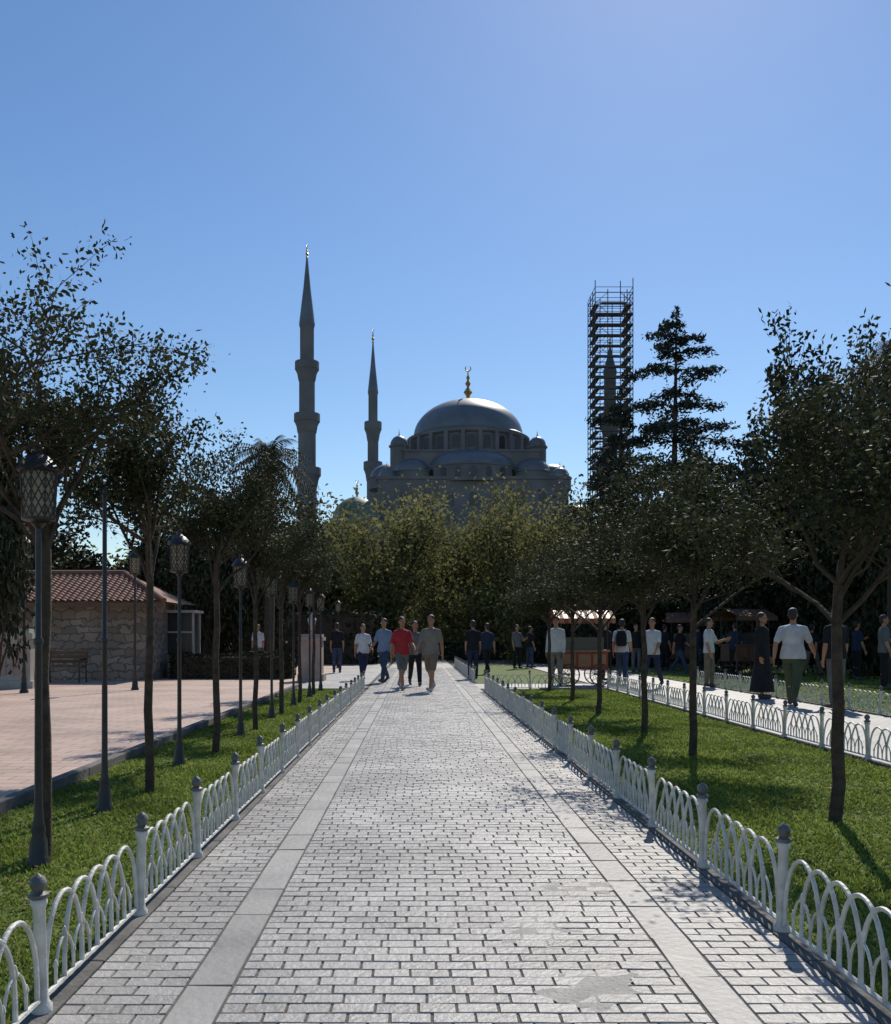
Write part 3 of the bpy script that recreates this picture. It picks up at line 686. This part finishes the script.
# ---------------------------------------------------------------- people
def add_remesh(o,vox,sm=2):
    m_=o.modifiers.new('r','REMESH'); m_.mode='VOXEL'; m_.voxel_size=vox; m_.use_smooth_shade=True
    if sm: s=o.modifiers.new('s','SMOOTH'); s.iterations=sm; s.factor=.5
def person(X,D,rot,h,la,ra,lk,rk,ls,rs,le,re_,top,bot,label,sleeve='short',legs='long',hair='hair',longhair=False,shoe='cshoe',splay=.12,wide=1.0,skirt=False):
    root=empty('person',(X,D,.012),rot,label,'person',None,h/1.75)
    legsd=[]
    for sx,a,kb in ((-1,la,lk),(1,ra,rk)):
        a=R(a);kb=R(kb); hip=Vector((sx*.09,0,.93)); kn=hip+Vector((sx*.015,-math.sin(a),-math.cos(a)))*.43; an=kn+Vector((sx*.01,-math.sin(a-kb),-math.cos(a-kb)))*.42
        legsd.append((hip,kn,an,a-kb))
    dz=.085-min(l[2].z for l in legsd)
    O=Vector((0,0,dz)); up=lambda p:(p[0],p[1],p[2]+dz)
    B=MB()
    tor=[(.84,.125,.09),(.92,.165,.115),(1.0,.155,.11),(1.1,.132,.10),(1.2,.142,.11),(1.32,.158,.115),(1.39,.15,.10),(1.44,.105,.08),(1.475,.06,.058)]
    B.loft([((0,0,z+dz),rx*wide,ry*wide) for z,rx,ry in tor])
    B.cap(up((0,.01,1.42)),up((0,-.005,1.58)),.056,.050)
    hz=1.635+dz
    B.ell((0,0,hz+.015),.074,.095,.105,18); B.ell((0,-.02,hz-.045),.057,.072,.07,16)
    B.cap((0,-.09,hz+.01),(0,-.112,hz-.022),.009,.015,8)
    B.cap((-.03,-.085,hz+.03),(.03,-.085,hz+.03),.010,.010,8)
    B.cap((-.022,-.088,hz-.055),(.022,-.088,hz-.055),.008,.008,8)
    B.ell((0,-.075,hz-.09),.025,.022,.02,8)
    for sx in (-1,1): B.ell((sx*.076,.005,hz),.011,.02,.032,8)
    arms=[]
    for sx,s_,e_ in ((-1,ls,le),(1,rs,re_)):
        s_=R(s_);e_=R(e_); sh=Vector((sx*.172*wide,0,1.385+dz)); el=sh+Vector((sx*math.sin(splay),-math.sin(s_)*math.cos(splay),-math.cos(s_)*math.cos(splay)))*.29
        wr=el+Vector((sx*math.sin(splay)*.3,-math.sin(s_+e_),-math.cos(s_+e_))).normalized()*.25
        arms.append((sh,el,wr))
        B.cap(sh,el,.050,.040); B.cap(el,el.lerp(wr,.3),.040,.042); B.cap(el.lerp(wr,.3),wr,.042,.027)
        d=(wr-el).normalized(); side=Vector((sx,0,0)); side=(side-d*side.dot(d)).normalized(); fw=side.cross(d).normalized()
        if fw.y>0: fw=-fw
        for q in (-.027,-.009,.009,.027): B.cap(wr+d*.012+fw*q*.6,wr+d*.085+fw*q,.014,.0125,8)
        for q,L in ((.03,.068),(.010,.077),(-.010,.072),(-.029,.056)):
            p0=wr+d*.085+fw*q; p1=p0+(d-side*.25).normalized()*L*.5; p2=p1+(d-side*.8).normalized()*L*.5
            B.cap(p0,p1,.0095,.009,7); B.cap(p1,p2,.009,.0075,7)
        p0=wr+d*.03+fw*.025; p1=p0+(d*.7+fw*.8).normalized()*.035; p2=p1+(d+fw*.2-side*.2).normalized()*.03
        B.cap(p0,p1,.0125,.011,7); B.cap(p1,p2,.011,.009,7)
    feet=[]
    for hip,kn,an,t in legsd:
        hip,kn,an=hip+O,kn+O,an+O
        B.cap(hip,kn,.082*wide,.056); B.cap(kn,kn.lerp(an,.35)+Vector((0,.012,0)),.052,.056); B.cap(kn.lerp(an,.35)+Vector((0,.012,0)),an,.056,.036)
        pitch=max(0,-t-.25)
        dr=Vector((0,-math.cos(pitch),-math.sin(pitch)))
        if t>.25: dr=Vector((0,-math.cos(.2),math.sin(.2)))
        hl=an+Vector((0,.03,-.045)); toe=hl+dr*.21
        if toe.z<.03: toe.z=.03
        B.cap(hl,toe,.035,.026); B.cap(an,hl,.036,.036); feet.append((an,hl,toe))
    bo=B.obj('body',['skin'],root); add_remesh(bo,.0085 if D<25 else .011,1)
    E=MB()
    for sx in (-1,1): E.ell((sx*.03,-.088,hz+.008),.012,.008,.006,8)
    E.obj('eyes',['dark'],bo)
    S=MB(); inf=.018
    zb=.86
    S.loft([((0,0,z+dz),(rx*wide+inf)*(1.08 if z<1.2 else 1),ry*wide+inf) for z,rx,ry in [(zb,.165,.115)]+[t_ for t_ in tor if .9<t_[0]<1.46]]+[((0,.005,1.47+dz),.08,.07)],20)
    for sh,el,wr in arms:
        tck=Vector((sh.x*.4,0,sh.z+.035))
        S.cap(tck,sh,.05,.058)
        if sleeve=='short': S.cap(sh,sh.lerp(el,.75),.058,.060)
        else: S.cap(sh,el,.06,.052); S.cap(el,el.lerp(wr,.93),.052,.04)
    so=S.obj('shirt',[top],root); add_remesh(so,.014,3)
    T=MB(); T.loft([((0,0,z+dz),rx*wide,ry*wide) for z,rx,ry in [(.80,.14,.10),(.86,.175,.125),(.93,.178,.128),(1.0,.166,.12),(1.03,.155,.11)]],20)
    if skirt:
        T.loft([((0,0,z),rx,ry) for z,rx,ry in [(.14,.27,.24),(.4,.24,.2),(.7+dz,.2,.15),(.93+dz,.178,.128)]],20)
    else:
        for hip,kn,an,t in legsd:
            hip,kn,an=hip+O,kn+O,an+O
            if legs=='long': T.cap(hip,kn,.096*wide,.073); T.cap(kn,kn.lerp(an,.92),.073,.056)
            else: T.cap(hip,hip.lerp(kn,.92),.098*wide,.082)
    to=T.obj('skirt' if skirt else 'trousers' if legs=='long' else 'shorts',[bot],root); add_remesh(to,.014,2)
    for an,hl,toe in feet:
        K=MB(); K.cap(hl+Vector((0,0,.004)),toe,.045,.036); K.cap(an+Vector((0,0,-.01)),hl,.044,.045); ko=K.obj('shoe',[shoe],root); add_remesh(ko,.01,1)
    Hh=MB(); Hh.ell((0,.016,hz+.046),.083,.094,.087,18); Hh.ell((0,.045,hz-.005),.074,.066,.088,16)
    if longhair: Hh.loft([((0,.06,z+dz),rx,ry) for z,rx,ry in [(1.38,.06,.03),(1.5,.092,.045),(1.62,.095,.06),(1.68,.085,.05)]])
    ho=Hh.obj('hair',[hair],root); add_remesh(ho,.01,1)
    return root
def pp(px,feet,*a,**k):
    D=gd(feet); return person(wx(px,D),D,*a,**k)
pi=math.pi
W1=dict(la=24,ra=-18,lk=6,rk=24,ls=-22,rs=24,le=15,re_=28)
W2=dict(la=-16,ra=22,lk=26,rk=5,ls=24,rs=-20,le=28,re_=12)
S1=dict(la=3,ra=-3,lk=0,rk=2,ls=3,rs=0,le=12,re_=10)
S2=dict(la=-2,ra=6,lk=0,rk=8,ls=5,rs=25,le=15,re_=85)
pp(363,680,.3,1.66,**W1,top='cwhite',bot='cnavy',label='woman in light top walking on path',longhair=True)
pp(384,683,-.45,1.78,**W2,top='cblue',bot='cjean',label='man in pale blue shirt walking')
pp(402,690,.4,1.76,**W1,top='cred',bot='cgrey',legs='short',label='person in red t-shirt and grey shorts walking',shoe='cshoew')
pp(415,686,.1,1.68,**W2,top='cgrey',bot='cblack',label='woman in grey top walking beside companions',longhair=True)
pp(431,692,-.4,1.78,**W2,top='cbeige',bot='ckhaki',legs='short',label='man in beige shirt and khaki shorts walking',shoe='cshoew',wide=1.05)
pp(473,679,pi,1.72,**S1,top='cblack',bot='cnavy',label='person in black clothes standing on path')
pp(487,674,pi+.3,1.75,**W1,top='cnavy',bot='cblack',label='person in dark clothes walking away')
pp(517,669,.4,1.7,**S2,top='cgrey',bot='cblack',label='person in grey shirt standing near lawn')
pp(530,668,2.0,1.66,**S1,top='cblack',bot='cjean',label='person in black top and jeans')
pp(556,687,-.5,1.74,**S1,top='cwhite',bot='cbeige',label='person in long white shirt and pale trousers',sleeve='long')
pp(606,681,.6,1.7,**S2,top='cblack',bot='cblack',label='cart vendor dressed in black')
pp(622,683,pi-.3,1.76,**W2,top='cwhite',bot='cjean',label='man in white t-shirt walking away with backpack')
pp(652,688,-.6,1.75,**W1,top='cwhite',bot='cnavy',label='man in white shirt and dark trousers walking')
pp(709,687,.9,1.7,**S2,top='cwhite',bot='ckhaki',label='person in white shirt and khaki trousers')
pp(762,699,.7,1.72,**S1,top='cblack',bot='cblack',label='woman in long black dress walking',skirt=True,sleeve='long',longhair=True)
pp(793,706,pi-.6,1.80,**W2,top='cwhite',bot='colive',label='large man in white shirt and olive trousers walking away',wide=1.13,splay=.26)
pp(836,709,pi+.2,1.74,**S1,top='cblack',bot='cgrey',label='man in black shirt walking on walkway')
pp(735,676,pi,1.7,**S2,top='cnavy',bot='cblack',label='person in navy shirt in tree shade')
pp(680,674,.8,1.7,**W1,top='cblack',bot='cjean',label='person in black shirt and jeans')
pp(258,670,0,1.7,**S1,top='cwhite',bot='cgrey',label='person in white shirt near the hedge')
pp(337,673,pi,1.72,**S1,top='cblack',bot='cjean',label='person in black shirt by the pillar')
pp(884,690,1.2,1.75,**S2,top='cgrey',bot='cblack',label='man in grey shirt beyond the fence')
for px,ft,rt,tp,bt_,ps,lb in [(665,671,2.,'cblack','cblack',S1,'person in dark clothes under trees'),
    (636,672,.2,'cblack','cgrey',S2,'person in dark shirt near stalls'),(698,672,2.8,'cnavy','cjean',S1,'person in navy shirt and jeans under trees'),
    (812,676,2.2,'cblack','ckhaki',W1,'person in black shirt and khaki trousers'),(857,680,1.7,'cnavy','cblack',S2,'person in navy shirt beyond the fence')]:
    pp(px,ft,rt,1.7,**ps,top=tp,bot=bt_,label=lb)
D=gd(683); rt=empty('backpack',(wx(622,D),D,0),pi-.3,'dark backpack worn over a white t-shirt','backpack')
mb=MB(); mb.loft([((0,.21,z),rx,ry) for z,rx,ry in [(1.0,.10,.05),(1.04,.14,.085),(1.2,.145,.09),(1.35,.13,.07),(1.42,.08,.04)]],16); mb.obj('bag',['cblack'],rt)
for sx in (-1,1): 
    mb=MB(); mb.tube([(sx*.09,.17,1.40),(sx*.11,.04,1.475),(sx*.115,-.12,1.40),(sx*.12,-.15,1.25),(sx*.15,.0,1.1),(sx*.12,.15,1.06)],.014,6); mb.obj('strap',['cblack'],rt)

# ---------------------------------------------------------------- light
az=R(17); el=R(44)
to_sun=Vector((math.sin(az)*math.cos(el),math.cos(az)*math.cos(el),math.sin(el)))
sl=bpy.data.lights.new('sun','SUN'); sl.energy=4.5; sl.angle=R(.5); sl.color=(1,.93,.83)
so=bpy.data.objects.new('sun',sl); col.objects.link(so); so.rotation_euler=to_sun.to_track_quat('Z','Y').to_euler()
w=bpy.data.worlds.new('World'); scene.world=w; w.use_nodes=True; nt=w.node_tree
sk=nt.nodes.new('ShaderNodeTexSky'); sk.sky_type='NISHITA'; sk.sun_disc=False; sk.sun_elevation=el; sk.sun_rotation=az
sk.air_density=1.15; sk.dust_density=.15; sk.ozone_density=2.8
hs=nt.nodes.new('ShaderNodeHueSaturation'); hs.inputs['Saturation'].default_value=1.16; hs.inputs['Hue'].default_value=.504
nt.links.new(sk.outputs[0],hs.inputs['Color'])
bg=nt.nodes['Background']; bg.inputs['Strength'].default_value=.112; nt.links.new(hs.outputs[0],bg.inputs[0])
# ---------------------------------------------------------------- camera
cam=bpy.data.cameras.new('camera'); co=bpy.data.objects.new('camera',cam); col.objects.link(co); scene.camera=co
co.location=(0,0,H); co.rotation_euler=(R(90),0,0); cam.sensor_width=36; cam.sensor_fit='AUTO'; cam.lens=F/1024*36
cam.shift_x=(445.5-VX)/1024; cam.shift_y=(VY-512)/1024; cam.clip_start=.05; cam.clip_end=5000
scene.view_settings.view_transform='Standard'; scene.view_settings.look='None'; scene.view_settings.exposure=0
